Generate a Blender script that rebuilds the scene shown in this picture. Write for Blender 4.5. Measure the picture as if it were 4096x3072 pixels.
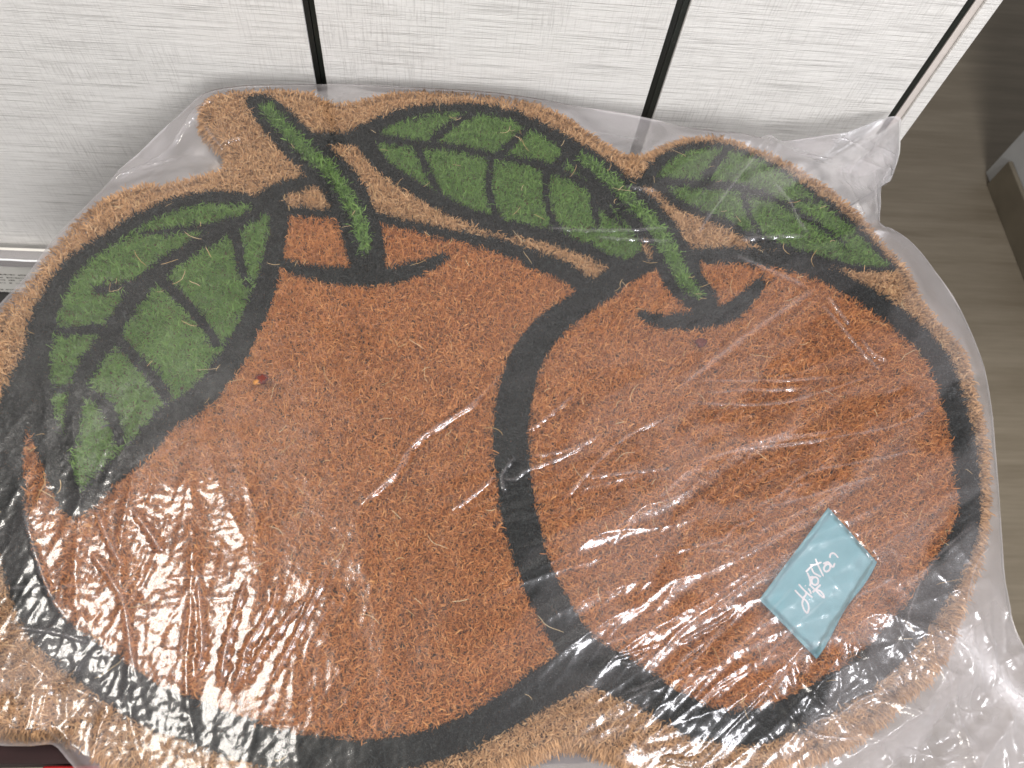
import bpy, math, random
import numpy as np
from mathutils import Matrix

# ------------------------------------------------------------------ scene, camera, light
scene = bpy.context.scene
for o in list(bpy.data.objects):
    bpy.data.objects.remove(o, do_unlink=True)
rng = np.random.default_rng(7)
random.seed(7)

F_PX, CX, CY = 3077.0, 2048.0, 1536.0          # focal length and centre in photograph pixels
R = np.array([[0.9958, 0.0254, 0.0878], [-0.0176, -0.8891, 0.4574], [0.0897, -0.4570, -0.8849]])
u, _s, v = np.linalg.svd(R); R = u @ v
CAM = np.array([0.0, 0.0, 1.35])
cam_data = bpy.data.cameras.new('camera')
cam = bpy.data.objects.new('camera', cam_data)
scene.collection.objects.link(cam)
right, up, back = R @ [1, 0, 0], R @ [0, -1, 0], R @ [0, 0, -1]
M4 = Matrix.Identity(4)
for i in range(3):
    M4[i][0], M4[i][1], M4[i][2], M4[i][3] = right[i], up[i], back[i], CAM[i]
cam.matrix_world = M4
cam_data.sensor_width = 36.0
cam_data.lens = 36.0 * F_PX / 4096.0
cam_data.clip_start, cam_data.clip_end = 0.02, 50
cam_data.dof.use_dof = True
cam_data.dof.focus_distance = 0.67
cam_data.dof.aperture_fstop = 11.0
scene.camera = cam

world = bpy.data.worlds.new('World'); scene.world = world
world.use_nodes = True
world.node_tree.nodes['Background'].inputs[0].default_value = (1.0, 0.97, 0.95, 1)
world.node_tree.nodes['Background'].inputs[1].default_value = 0.28

def lamp(name, loc, target, size, power, color):
    d = bpy.data.lights.new(name, 'AREA'); d.shape = 'DISK'; d.size = size
    d.energy = power; d.color = color
    o = bpy.data.objects.new(name, d); scene.collection.objects.link(o)
    o.location = loc
    from mathutils import Vector
    o.rotation_euler = (Vector(target) - Vector(loc)).to_track_quat('-Z', 'Y').to_euler()
    return o
lamp('ceiling_lamp_warm', (-0.78, 0.32, 2.62), (-0.78, 0.30, 0.0), 0.62, 31.0, (1.0, 0.95, 0.88))
lamp('ceiling_lamp_cool', (0.95, -0.20, 2.62), (0.90, -0.15, 0.0), 0.50, 27.0, (0.97, 0.96, 1.0))
lamp('added_fill_lamp', (0.50, -2.30, 2.45), (0.30, 0.60, 0.7), 0.90, 56.0, (1.0, 0.98, 0.96))  # fill lamp added behind the camera to brighten the cabinet doors

scene.view_settings.view_transform = 'Standard'
scene.view_settings.look = 'None'
scene.view_settings.exposure = 0.12
scene.view_settings.gamma = 1.0
scene.cycles.use_denoising = True
scene.cycles.max_bounces = 8
scene.cycles.transparent_max_bounces = 16
scene.cycles.caustics_reflective = False
scene.cycles.caustics_refractive = False

# ------------------------------------------------------------------ helpers
FV = 4096 / 2212.0
D_CAB = 0.62                    # front plane of the cabinet doors (y)
T = 0.795                       # surface that carries the mat
Z_PILE = T + 0.020              # height of the pile tips

def ray(p):
    p = np.atleast_2d(np.asarray(p, float))
    c = np.stack([(p[:, 0] - CX) / F_PX, (p[:, 1] - CY) / F_PX, np.ones(len(p))], 1)
    return c @ R.T
def on_z(p, z=Z_PILE):
    r = ray(p); t = (z - CAM[2]) / r[:, 2]
    return (CAM + r * t[:, None])[:, :2]
def on_y(p, y):
    r = ray(p); return CAM + r * (y / r[:, 1])[:, None]
def smooth(pts, n=5, closed=False):
    P = np.asarray(pts, float); k = len(P); out = []
    m = k if closed else k - 1
    for i in range(m):
        if closed:
            a, b, c, d = P[(i-1) % k], P[i], P[(i+1) % k], P[(i+2) % k]
        else:
            a, b, c, d = P[max(i-1, 0)], P[i], P[i+1], P[min(i+2, k-1)]
        for s in np.arange(n) / n:
            out.append(0.5 * ((2*b) + (c-a)*s + (2*a-5*b+4*c-d)*s*s + (3*b-a-3*c+d)*s**3))
    if not closed: out.append(P[-1])
    return np.array(out)
def inside(P, poly):
    x, y = P[:, 0], P[:, 1]; r = np.zeros(len(P), bool)
    q = np.roll(poly, -1, 0)
    for (x0, y0), (x1, y1) in zip(poly, q):
        if y0 == y1: continue
        c = (y0 > y) != (y1 > y)
        r ^= c & (x < (x1 - x0) * (y - y0) / (y1 - y0) + x0)
    return r
def seg_dist(P, a, b):
    d = b - a; L = d @ d + 1e-18
    t = np.clip(((P - a) @ d) / L, 0, 1)
    return np.hypot(*(P - a - t[:, None] * d).T), t
def poly_nearest(P, poly, closed=True):
    best = np.full(len(P), 1e9); near = np.zeros_like(P)
    n = len(poly)
    for i in range(n if closed else n - 1):
        a, b = poly[i], poly[(i+1) % n]
        d = b - a; t = np.clip(((P - a) @ d) / (d @ d + 1e-18), 0, 1)
        q = a + t[:, None] * d
        e = np.hypot(*(P - q).T); m = e < best
        best[m] = e[m]; near[m] = q[m]
    return best, near
def perlin(x, y, seed=0):
    r = np.random.default_rng(seed); perm = r.permutation(512); ang = r.random(512) * 2 * np.pi
    xi, yi = np.floor(x).astype(int), np.floor(y).astype(int); xf, yf = x - xi, y - yi
    h = lambda a, b: ang[perm[(perm[a & 511] + b) & 511]]
    def g(a, b, dx, dy):
        t = h(a, b); return np.cos(t) * dx + np.sin(t) * dy
    f = lambda t: t*t*t*(t*(t*6-15)+10)
    U, V = f(xf), f(yf)
    n0 = g(xi, yi, xf, yf) * (1-U) + g(xi+1, yi, xf-1, yf) * U
    n1 = g(xi, yi+1, xf, yf-1) * (1-U) + g(xi+1, yi+1, xf-1, yf-1) * U
    return (n0 * (1-V) + n1 * V) * 1.4
def sstep(a, b, x):
    t = np.clip((x - a) / (b - a), 0, 1); return t*t*(3-2*t)

def mesh_obj(name, verts, faces, mat, parent=None, smooth_shade=False):
    me = bpy.data.meshes.new(name)
    verts = np.asarray(verts, float).reshape(-1, 3)
    if isinstance(faces, np.ndarray):
        nf, k = faces.shape
        me.vertices.add(len(verts)); me.vertices.foreach_set('co', verts.ravel())
        me.loops.add(nf * k); me.loops.foreach_set('vertex_index', faces.ravel().astype(np.int32))
        me.polygons.add(nf); me.polygons.foreach_set('loop_start', np.arange(nf, dtype=np.int32) * k)
        me.update(calc_edges=True)
    else:
        me.from_pydata([tuple(p) for p in verts], [], faces); me.update()
    if smooth_shade:
        me.polygons.foreach_set('use_smooth', np.ones(len(me.polygons), bool))
    if mat: me.materials.append(mat)
    o = bpy.data.objects.new(name, me); scene.collection.objects.link(o)
    if parent: o.parent = parent
    return o
def empty(name, label, cat, loc=(0, 0, 0)):
    o = bpy.data.objects.new(name, None); scene.collection.objects.link(o)
    o.empty_display_size = 0.05; o.location = loc
    o['label'] = label; o['category'] = cat
    return o
def tag(o, label=None, cat=None, group=None, kind=None):
    if label: o['label'] = label
    if cat: o['category'] = cat
    if group: o['group'] = group
    if kind: o['kind'] = kind
    return o
def box(name, x0, x1, y0, y1, z0, z1, mat, parent=None, bevel=0.0):
    V = [(x, y, z) for z in (z0, z1) for y in (y0, y1) for x in (x0, x1)]
    Fc = [(0, 2, 3, 1), (4, 5, 7, 6), (0, 1, 5, 4), (2, 6, 7, 3), (0, 4, 6, 2), (1, 3, 7, 5)]
    o = mesh_obj(name, V, Fc, mat, parent)
    if bevel:
        b = o.modifiers.new('bevel', 'BEVEL'); b.width = bevel; b.segments = 2
    return o

class NT:
    def __init__(s, name):
        s.m = bpy.data.materials.new(name); s.m.use_nodes = True
        s.t = s.m.node_tree; s.t.nodes.clear()
        s.out = s.n('ShaderNodeOutputMaterial')
    def n(s, typ, **kw):
        nd = s.t.nodes.new(typ)
        for k, val in kw.items(): setattr(nd, k, val)
        return nd
    def l(s, a, b): s.t.links.new(a, b)
    def ramp(s, src, stops):
        r = s.n('ShaderNodeValToRGB'); e = r.color_ramp.elements
        e[0].position, e[0].color = stops[0][0], (*stops[0][1], 1)
        e[1].position, e[1].color = stops[-1][0], (*stops[-1][1], 1)
        for p, c in stops[1:-1]:
            q = e.new(p); q.color = (*c, 1)
        s.l(src, r.inputs[0]); return r
    def noise(s, vec, scale, detail=3, rough=0.5):
        n = s.n('ShaderNodeTexNoise'); n.inputs['Scale'].default_value = scale
        n.inputs['Detail'].default_value = detail; n.inputs['Roughness'].default_value = rough
        if vec: s.l(vec, n.inputs['Vector'])
        return n
    def mapped(s, scale, rot=(0, 0, 0)):
        c = s.n('ShaderNodeTexCoord'); m = s.n('ShaderNodeMapping')
        m.inputs['Scale'].default_value = scale; m.inputs['Rotation'].default_value = rot
        s.l(c.outputs['Object'], m.inputs['Vector']); return m.outputs[0]
    def math(s, op, a, b=None):
        n = s.n('ShaderNodeMath', operation=op)
        for i, q in enumerate((a, b)):
            if q is None: continue
            if isinstance(q, (int, float)): n.inputs[i].default_value = q
            else: s.l(q, n.inputs[i])
        return n.outputs[0]
def plain(name, col, rough=0.6, var=0.15, scale=40, bump=0.0):
    t = NT(name); p = t.n('ShaderNodeBsdfPrincipled')
    n = t.noise(t.mapped((1, 1, 1)), scale, 4)
    lo = tuple(c * (1 - var) for c in col); hi = tuple(min(1, c * (1 + var)) for c in col)
    r = t.ramp(n.outputs[0], [(0.3, lo), (0.7, hi)])
    t.l(r.outputs[0], p.inputs['Base Color']); p.inputs['Roughness'].default_value = rough
    if bump:
        b = t.n('ShaderNodeBump'); b.inputs['Strength'].default_value = bump; b.inputs['Distance'].default_value = 0.001
        t.l(n.outputs[0], b.inputs['Height']); t.l(b.outputs[0], p.inputs['Normal'])
    t.l(p.outputs[0], t.out.inputs[0]); return t.m

# ------------------------------------------------------------------ materials
def fibre_mat(name, dark, mid, light, rough=0.75):
    t = NT(name); p = t.n('ShaderNodeBsdfPrincipled')
    a = t.n('ShaderNodeAttribute', attribute_name='tone')
    r = t.ramp(a.outputs['Fac'], [(0.0, dark), (0.5, mid), (1.0, light)])
    t.l(r.outputs[0], p.inputs['Base Color']); p.inputs['Roughness'].default_value = rough
    p.inputs['Specular IOR Level'].default_value = 0.25
    t.l(p.outputs[0], t.out.inputs[0]); return t.m
M_ORANGE = fibre_mat('orange_coir', (0.27, 0.090, 0.026), (0.57, 0.220, 0.068), (0.76, 0.39, 0.145))
M_TAN = fibre_mat('natural_coir', (0.33, 0.175, 0.075), (0.58, 0.335, 0.160), (0.75, 0.51, 0.28))
M_GREEN = fibre_mat('green_coir', (0.055, 0.125, 0.024), (0.130, 0.255, 0.050), (0.24, 0.39, 0.10))
M_BLACK = fibre_mat('black_coir', (0.003, 0.004, 0.005), (0.006, 0.009, 0.009), (0.035, 0.042, 0.042))
M_BLOND = fibre_mat('blond_coir', (0.50, 0.32, 0.13), (0.62, 0.43, 0.21), (0.72, 0.56, 0.33))
M_BACKING = plain('mat_backing', (0.10, 0.050, 0.022), 0.9, 0.3, 300)

def linen():
    t = NT('linen_laminate'); p = t.n('ShaderNodeBsdfPrincipled')
    h1 = t.noise(t.mapped((10, 1, 760)), 1.0, 5, 0.7)          # long horizontal threads
    h2 = t.noise(t.mapped((24, 1, 1100)), 1.0, 3, 0.6)
    v1 = t.noise(t.mapped((680, 1, 30)), 1.0, 5, 0.7)         # vertical threads
    blot = t.noise(t.mapped((1, 1, 1)), 9.0, 3)
    a = t.ramp(h1.outputs[0], [(0.38, (0, 0, 0)), (0.50, (1, 1, 1))])
    b = t.ramp(v1.outputs[0], [(0.38, (0, 0, 0)), (0.50, (1, 1, 1))])
    c = t.ramp(h2.outputs[0], [(0.36, (0, 0, 0)), (0.54, (1, 1, 1))])
    m = t.ramp(blot.outputs[0], [(0.40, (0, 0, 0)), (0.62, (1, 1, 1))])
    bv = t.math('ADD', t.math('MULTIPLY', b.outputs[0], t.math('ADD', t.math('MULTIPLY', m.outputs[0], 0.4), 0.22)),
                t.math('SUBTRACT', 1.0, t.math('ADD', t.math('MULTIPLY', m.outputs[0], 0.4), 0.22)))
    hgt = t.math('MULTIPLY', t.math('ADD', t.math('MULTIPLY', a.outputs[0], 0.7), t.math('MULTIPLY', c.outputs[0], 0.3)), bv)
    col = t.ramp(hgt, [(0.0, (0.44, 0.43, 0.42)), (0.45, (0.67, 0.66, 0.645)), (1.0, (0.82, 0.81, 0.795))])
    t.l(col.outputs[0], p.inputs['Base Color']); p.inputs['Roughness'].default_value = 0.5
    bp = t.n('ShaderNodeBump'); bp.inputs['Strength'].default_value = 0.7; bp.inputs['Distance'].default_value = 0.0004
    t.l(hgt, bp.inputs['Height']); t.l(bp.outputs[0], p.inputs['Normal'])
    t.l(p.outputs[0], t.out.inputs[0]); return t.m
M_LINEN = linen()
M_EDGE = plain('edge_band', (0.62, 0.57, 0.54), 0.5, 0.05, 60)
M_GAP = plain('black_gap', (0.006, 0.007, 0.006), 0.5, 0.2, 30)
M_GAPTRIM = plain('black_trim', (0.012, 0.015, 0.013), 0.35, 0.2, 30)

def wood_floor():
    t = NT('wood_floor'); p = t.n('ShaderNodeBsdfPrincipled')
    g1 = t.noise(t.mapped((2.0, 18, 1)), 1.0, 6, 0.6)
    g2 = t.noise(t.mapped((9, 160, 1)), 1.0, 3, 0.6)
    s = t.math('ADD', t.math('MULTIPLY', g1.outputs[0], 0.7), t.math('MULTIPLY', g2.outputs[0], 0.3))
    r = t.ramp(s, [(0.32, (0.138, 0.112, 0.078)), (0.5, (0.182, 0.152, 0.110)), (0.70, (0.235, 0.200, 0.150))])
    t.l(r.outputs[0], p.inputs['Base Color']); p.inputs['Roughness'].default_value = 0.45
    t.l(p.outputs[0], t.out.inputs[0]); return t.m
M_FLOOR = wood_floor()
M_SKIRT = plain('skirting_wood', (0.17, 0.145, 0.105), 0.5, 0.15, 12)
M_WALL = plain('white_wall', (0.55, 0.56, 0.56), 0.7, 0.04, 20)

def film(name, haze, gloss_gain, rough, streak=True, bump=0.25):
    t = NT(name)
    tr = t.n('ShaderNodeBsdfTransparent'); tr.inputs[0].default_value = (0.97, 0.965, 0.97, 1)
    df = t.n('ShaderNodeBsdfDiffuse'); df.inputs[0].default_value = (0.90, 0.855, 0.885, 1)
    tl = t.n('ShaderNodeBsdfTranslucent'); tl.inputs[0].default_value = (0.90, 0.855, 0.885, 1)
    sc = t.n('ShaderNodeMixShader'); sc.inputs[0].default_value = 0.48
    t.l(df.outputs[0], sc.inputs[1]); t.l(tl.outputs[0], sc.inputs[2])
    fine = t.noise(t.mapped((1, 1, 1)), 260, 3, 0.6)
    micro = t.noise(t.mapped((1, 1, 1)), 700, 2, 0.5)
    hh = t.math('ADD', t.math('MULTIPLY', fine.outputs[0], 0.8), t.math('MULTIPLY', micro.outputs[0], 0.3))
    bp = t.n('ShaderNodeBump'); bp.inputs['Strength'].default_value = bump; bp.inputs['Distance'].default_value = 0.0012
    t.l(hh, bp.inputs['Height'])
    gl = t.n('ShaderNodeBsdfGlossy'); gl.inputs['Roughness'].default_value = rough
    t.l(bp.outputs[0], gl.inputs['Normal'])
    g2 = t.n('ShaderNodeBsdfGlossy'); g2.inputs['Roughness'].default_value = 0.34
    gm = t.n('ShaderNodeMixShader'); gm.inputs[0].default_value = 0.42
    t.l(gl.outputs[0], gm.inputs[1]); t.l(g2.outputs[0], gm.inputs[2])
    fr = t.n('ShaderNodeFresnel'); fr.inputs[0].default_value = 1.5
    fac = t.math('MINIMUM', t.math('MULTIPLY', fr.outputs[0], gloss_gain), 0.9)
    at = t.n('ShaderNodeAttribute', attribute_name='haze')       # milkier at creases and rim, plus sheen painted in as patches
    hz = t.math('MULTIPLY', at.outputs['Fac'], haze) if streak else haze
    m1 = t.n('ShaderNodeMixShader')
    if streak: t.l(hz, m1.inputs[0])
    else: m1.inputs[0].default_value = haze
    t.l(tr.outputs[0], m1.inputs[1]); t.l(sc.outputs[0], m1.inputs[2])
    m2 = t.n('ShaderNodeMixShader'); t.l(fac, m2.inputs[0])
    t.l(m1.outputs[0], m2.inputs[1]); t.l(gm.outputs[0], m2.inputs[2])
    t.l(m2.outputs[0], t.out.inputs[0]); return t.m
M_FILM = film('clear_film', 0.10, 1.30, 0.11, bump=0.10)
M_FILM_BACK = film('milky_film', 0.31, 1.1, 0.2, streak=False)
M_WRAP = film('wrap_film', 0.22, 2.0, 0.08, streak=False)

# ------------------------------------------------------------------ setting
fl = mesh_obj('floor', [(-3, -2.5, 0), (4, -2.5, 0), (4, 5, 0), (-3, 5, 0)], [(0, 1, 2, 3)], M_FLOOR)
tag(fl, kind='structure')

# wall end with a wood-look skirting board along its left side
wall = box('wall_right', 1.332, 1.9, -2.4, 1.325, 0.0, 2.6, M_WALL)
tag(wall, kind='structure')
box('skirting_board', 1.320, 1.3315, -2.4, 1.285, 0.0, 0.082, M_SKIRT, wall, 0.002)

# ------------------------------------------------------------------ cabinet
S = D_CAB
cab = empty('cabinet', 'tall white cabinet with linen textured doors behind the bagged mat', 'cabinet', (0, D_CAB, 0))
def cpart(name, x0, x1, y0, y1, z0, z1, mat, bevel=0.0):
    return box(name, x0, x1, y0 - D_CAB, y1 - D_CAB, z0, z1, mat, cab, bevel)
gap = 0.0098
g1, g2 = -0.2092 * S, 0.3328 * S
g3l, g3r = 0.747 * S, 0.7615 * S
G1, G2 = 0.0108, 0.0130
cpart('door', -0.78, g1 - G1/2, D_CAB, D_CAB + 0.018, 0.07, 2.05, M_LINEN, 0.0008)
cpart('door', g1 + G1/2, g2 - G2/2, D_CAB, D_CAB + 0.018, 0.07, 2.05, M_LINEN, 0.0008)
cpart('door', g2 + G2/2, g3l, D_CAB, D_CAB + 0.018, 0.07, 2.05, M_LINEN, 0.0008)
cpart('carcass', -0.78, g3r + 0.004, D_CAB + 0.0195, D_CAB + 0.42, 0.02, 2.05, M_GAP)
for gx, gw in ((g1, G1), (g2, G2), ((g3l + g3r) / 2, g3r - g3l)):
    cpart('gap_strip', gx - gw/2 + 0.0002, gx - 0.0004, D_CAB + 0.0025, D_CAB + 0.019, 0.07, 2.05, M_GAP)
    cpart('gap_strip', gx + 0.0004, gx + gw/2 - 0.0002, D_CAB + 0.0035, D_CAB + 0.019, 0.07, 2.05, M_GAPTRIM)
cpart('edge_band', g3r, 0.7735 * S, D_CAB + 0.002, D_CAB + 0.019, 0.0, 2.05, M_EDGE)
cpart('side_panel', 0.7735 * S + 0.0004, 0.798 * S, D_CAB - 0.001, D_CAB + 0.42, 0.0, 2.05, M_LINEN, 0.0006)
cpart('plinth', -0.78, g3r - 0.002, D_CAB + 0.004, D_CAB + 0.019, 0.0, 0.065, M_EDGE)

# ------------------------------------------------------------------ traced design of the mat (photograph pixels -> metres on the mat)
def fv(pts): return [(x * FV, y * FV) for x, y in pts]
def c_(k, pts):
    ox, oy = {1: (0, 0), 2: (1300, 0), 3: (2696, 0), 4: (0, 1000), 5: (1300, 1000), 6: (2696, 1000), 7: (0, 2022), 8: (2696, 2022)}[k]
    s = 1400 / 2212.0
    return [(ox + x * s, oy + y * s) for x, y in pts]
PXM = 0.000195 * (0.555 / 0.535)    # metres per photograph pixel in the middle of the mat (for stroke widths)
def px_scale(p):
    a = on_z(np.array(p) + [[5, 0]]) - on_z(np.array(p) - [[5, 0]])
    return np.hypot(*a.T) / 10
MAT = [(120, 1050), (222, 937), (317, 842), (411, 785), (557, 728), (633, 728), (728, 709), (873, 671), (911, 608), (873, 563), (810, 506),
       (804, 443), (816, 392), (886, 361), (1038, 345), (1202, 354), (1285, 384), (1330, 399), (1407, 396), (1483, 378), (1553, 361), (1680, 353),
       (1838, 351), (1996, 364), (2091, 386), (2218, 430), (2313, 487), (2389, 538), (2439, 570), (2502, 604), (2578, 612), (2629, 589), (2699, 556),
       (2773, 539), (2873, 536), (2935, 549), (3025, 582), (3139, 627), (3234, 684), (3329, 747), (3443, 842), (3500, 915), (3550, 975), (3605, 1030),
       (3640, 1075), (3680, 1158), (3734, 1241), (3804, 1317), (3867, 1405), (3899, 1506), (3924, 1601), (3949, 1696), (3965, 1823), (3968, 2013),
       (3962, 2085), (3937, 2212), (3893, 2339), (3850, 2465), (3805, 2592), (3772, 2655), (3709, 2728), (3620, 2794), (3550, 2871), (3456, 2940),
       (3361, 2997), (3221, 3047), (3100, 3090), (2950, 3115), (2800, 3112), (2700, 3098), (2578, 3070), (2420, 3010), (2307, 2975), (2200, 2998), (2103, 3035),
       (1900, 3100), (1700, 3150), (1400, 3190), (1100, 3190), (800, 3150), (560, 3100), (430, 3050), (330, 2975), (260, 2945), (205, 2935), (120, 2950), (0, 2945),
       (-50, 2930), (-100, 2900), (-110, 2750), (-90, 2600), (-100, 2420), (-140, 2250), (-160, 2050), (-165, 1850), (-150, 1650), (-110, 1480), (-60, 1330), (0, 1225), (60, 1130)]
mat_out = on_z(smooth(MAT, 4, True))

LEAF_L = [(1105, 800), (987, 782), (886, 772), (760, 780), (633, 822), (538, 868), (443, 930), (316, 1010), (253, 1076), (200, 1165), (160, 1272), (138, 1400), (130, 1530), (150, 1660),
          (190, 1790), (240, 1920), (285, 2015), (340, 1985), (420, 1900), (500, 1830), (570, 1765), (665, 1655), (790, 1575), (890, 1460), (970, 1330), (1035, 1190), (1070, 1085), (1100, 950), (1112, 860)]
LEAF_M = [(1440, 520), (1553, 462), (1648, 430), (1775, 415), (1901, 415), (2028, 437), (2123, 475), (2218, 525), (2313, 582), (2400, 680), (2471, 779), (2534, 855), (2570, 930), (2575, 1010), (2534, 1045),
          (2471, 1038), (2408, 1013), (2313, 968), (2218, 937), (2123, 911), (1996, 886), (1870, 842), (1743, 785), (1648, 728), (1553, 665), (1490, 601)]
LEAF_R = fv([(1405, 372), (1430, 338), (1470, 315), (1515, 303), (1570, 306), (1640, 328), (1700, 362), (1755, 402), (1825, 455), (1883, 506), (1915, 540), (1938, 570), (1880, 574), (1820, 564), (1750, 545), (1700, 530),
             (1645, 512), (1580, 478), (1520, 455), (1460, 425)])
ORANGE_R = fv([(1108, 1000), (1105, 930), (1112, 860), (1129, 790), (1157, 735), (1198, 690), (1250, 652), (1300, 618), (1368, 572), (1430, 552), (1510, 545), (1590, 545), (1661, 550), (1764, 574), (1849, 615), (1917, 659), (1975, 705), (2023, 750),
               (2055, 815), (2075, 882), (2092, 950), (2100, 1018), (2105, 1119), (2054, 1225), (2009, 1300), (1951, 1378), (1883, 1445), (1797, 1500), (1712, 1543), (1626, 1570), (1541, 1565), (1483, 1540),
               (1400, 1490), (1330, 1450), (1262, 1415), (1215, 1340), (1175, 1265), (1142, 1180), (1120, 1090)])
ORANGE_L = fv([(597, 448), (700, 452), (800, 460), (907, 484), (1010, 506), (1075, 521), (1156, 552), (1215, 575), (1258, 603), (1300, 640), (1250, 900), (1300, 1300), (1270, 1428), (1180, 1480), (1110, 1525), (1030, 1572), (940, 1606),
               (850, 1627), (760, 1634), (650, 1627), (550, 1606), (450, 1570), (370, 1540), (308, 1515), (240, 1470), (175, 1420), (125, 1385), (79, 1331), (38, 1228), (15, 1126), (3, 1000), (12, 900), (40, 845), (60, 780), (200, 560), (400, 500)])

BLACK = []                                    # (points, widths in photograph pixels)
def stroke(pts, w): BLACK.append((pts, w))
# outlines of the oranges
stroke(ORANGE_R + [ORANGE_R[0]], [125, 125, 122, 118, 112, 100, 92, 84, 84, 62, 55, 60, 66, 70, 76, 84, 88, 90, 84, 82, 80, 82, 84, 88, 96, 104, 106, 104, 104, 106, 110, 115, 122, 145, 150, 125, 120, 120, 122, 125])
stroke(fv([(597, 448), (700, 452), (800, 460), (907, 484), (1010, 506), (1075, 521), (1156, 552), (1215, 575), (1262, 606)]), [30, 32, 34, 36, 42, 55, 66, 74, 80])
stroke(fv([(1270, 1428), (1180, 1480), (1110, 1525), (1030, 1572), (940, 1606), (850, 1627), (760, 1634), (650, 1627), (550, 1606), (450, 1570), (370, 1540), (308, 1515), (240, 1470), (175, 1420), (125, 1385), (79, 1331), (38, 1228),
          (15, 1126), (5, 1000), (12, 920), (40, 850), (60, 780)]), [150, 130, 112, 108, 104, 102, 104, 116, 130, 140, 140, 140, 138, 130, 125, 120, 115, 110, 110, 130, 150, 110])
# left leaf
stroke(LEAF_L + [LEAF_L[0]], [60, 42, 52, 54, 50, 58, 58, 62, 70, 78, 88, 95, 100, 92, 88, 84, 70, 70, 78, 86, 92, 98, 100, 96, 86, 76, 66, 60, 62, 60])
stroke([(1076, 804), (937, 880), (760, 975), (633, 1063), (570, 1120), (506, 1203), (443, 1297), (380, 1392), (316, 1494), (291, 1570), (272, 1728), (250, 1800)], [30, 55, 62, 66, 66, 64, 66, 64, 58, 55, 50, 30])
stroke([(551, 918), (690, 905), (823, 892), (930, 867)], [18, 36, 42, 50])
stroke([(925, 890), (950, 981), (956, 1038), (985, 1130)], [46, 40, 36, 26])
stroke([(380, 1139), (506, 1127), (618, 1090)], [40, 52, 56])
stroke([(620, 1095), (728, 1190), (810, 1285), (862, 1362)], [46, 46, 40, 34])
stroke([(222, 1310), (330, 1304), (440, 1297)], [38, 48, 52])
stroke([(440, 1320), (525, 1411), (601, 1494), (660, 1575)], [40, 42, 44, 40])
stroke([(200, 1546), (304, 1532)], [30, 46]); stroke([(310, 1545), (392, 1589), (443, 1665), (470, 1760)], [46, 46, 48, 36])
# links, left stem and its base
stroke([(1060, 775), (1110, 745), (1180, 722), (1250, 700)], [58, 66, 60, 56])
stroke([(1270, 535), (1360, 540), (1440, 540)], [50, 52, 64])
STEM_L = [(1015, 370), (1060, 415), (1114, 475), (1190, 557), (1255, 615), (1319, 670), (1370, 738), (1408, 812), (1440, 895), (1462, 985), (1466, 1060)]
stroke(STEM_L, [62, 115, 132, 144, 150, 152, 152, 150, 144, 138, 110])
stroke([(1118, 1030), (1160, 1052), (1260, 1078), (1389, 1090), (1500, 1090), (1600, 1076), (1704, 1046), (1782, 1012)], [16, 38, 52, 76, 74, 62, 46, 18])
# middle leaf
stroke(LEAF_M[:9], [70, 48, 40, 36, 34, 38, 46, 52, 56])
stroke([LEAF_M[0]] + LEAF_M[:12:-1], [70, 56, 54, 54, 58, 60, 62, 56, 52, 50, 52, 46, 44, 40])
stroke([(1480, 528), (1648, 557), (1806, 570), (1965, 608), (2123, 633), (2237, 668), (2330, 710), (2400, 770), (2450, 850)], [50, 46, 42, 42, 40, 50, 40, 42, 30])
stroke([(1725, 548), (1806, 481), (1895, 435)], [40, 34, 30]); stroke([(1996, 605), (2060, 544), (2115, 500)], [40, 34, 20])
stroke([(2215, 655), (2260, 615), (2300, 590)], [44, 40, 40])
stroke([(1665, 560), (1705, 658), (1765, 770)], [34, 30, 30]); stroke([(1971, 612), (1955, 715), (1971, 804), (2010, 890)], [28, 26, 28, 36])
stroke([(2193, 650), (2186, 747), (2199, 823), (2242, 915)], [42, 28, 28, 36]); stroke([(2385, 734), (2381, 810), (2398, 900)], [36, 36, 20])
stroke([(2385, 800), (2430, 828), (2490, 880)], [34, 28, 20])
# right stem and its base
STEM_R = [(2270, 560), (2330, 612), (2427, 690), (2534, 796), (2620, 890), (2690, 1000), (2735, 1090), (2790, 1160), (2825, 1205)]
stroke(STEM_R, [60, 112, 136, 150, 160, 168, 160, 140, 90])
stroke([(2576, 1245), (2640, 1270), (2740, 1272), (2850, 1258), (2940, 1225), (3010, 1165), (3058, 1108)], [26, 44, 58, 66, 56, 44, 20])
# right leaf
stroke([(2490, 705), (2560, 712), (2640, 712)], [56, 48, 52])
stroke(LEAF_R + [LEAF_R[0]], [54, 46, 40, 38, 36, 26, 24, 26, 34, 42, 46, 30, 26, 36, 46, 50, 52, 48, 46, 50, 54])
stroke(fv([(1415, 382), (1500, 388), (1592, 395), (1680, 425), (1760, 470), (1830, 520)]), [48, 46, 44, 34, 28, 18])
stroke(fv([(1530, 372), (1550, 345), (1574, 312)]), [36, 34, 26]); stroke(fv([(1610, 402), (1620, 450), (1650, 500)]), [26, 22, 20]); stroke(fv([(1700, 435), (1740, 425), (1775, 425)]), [22, 18, 12])

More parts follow.
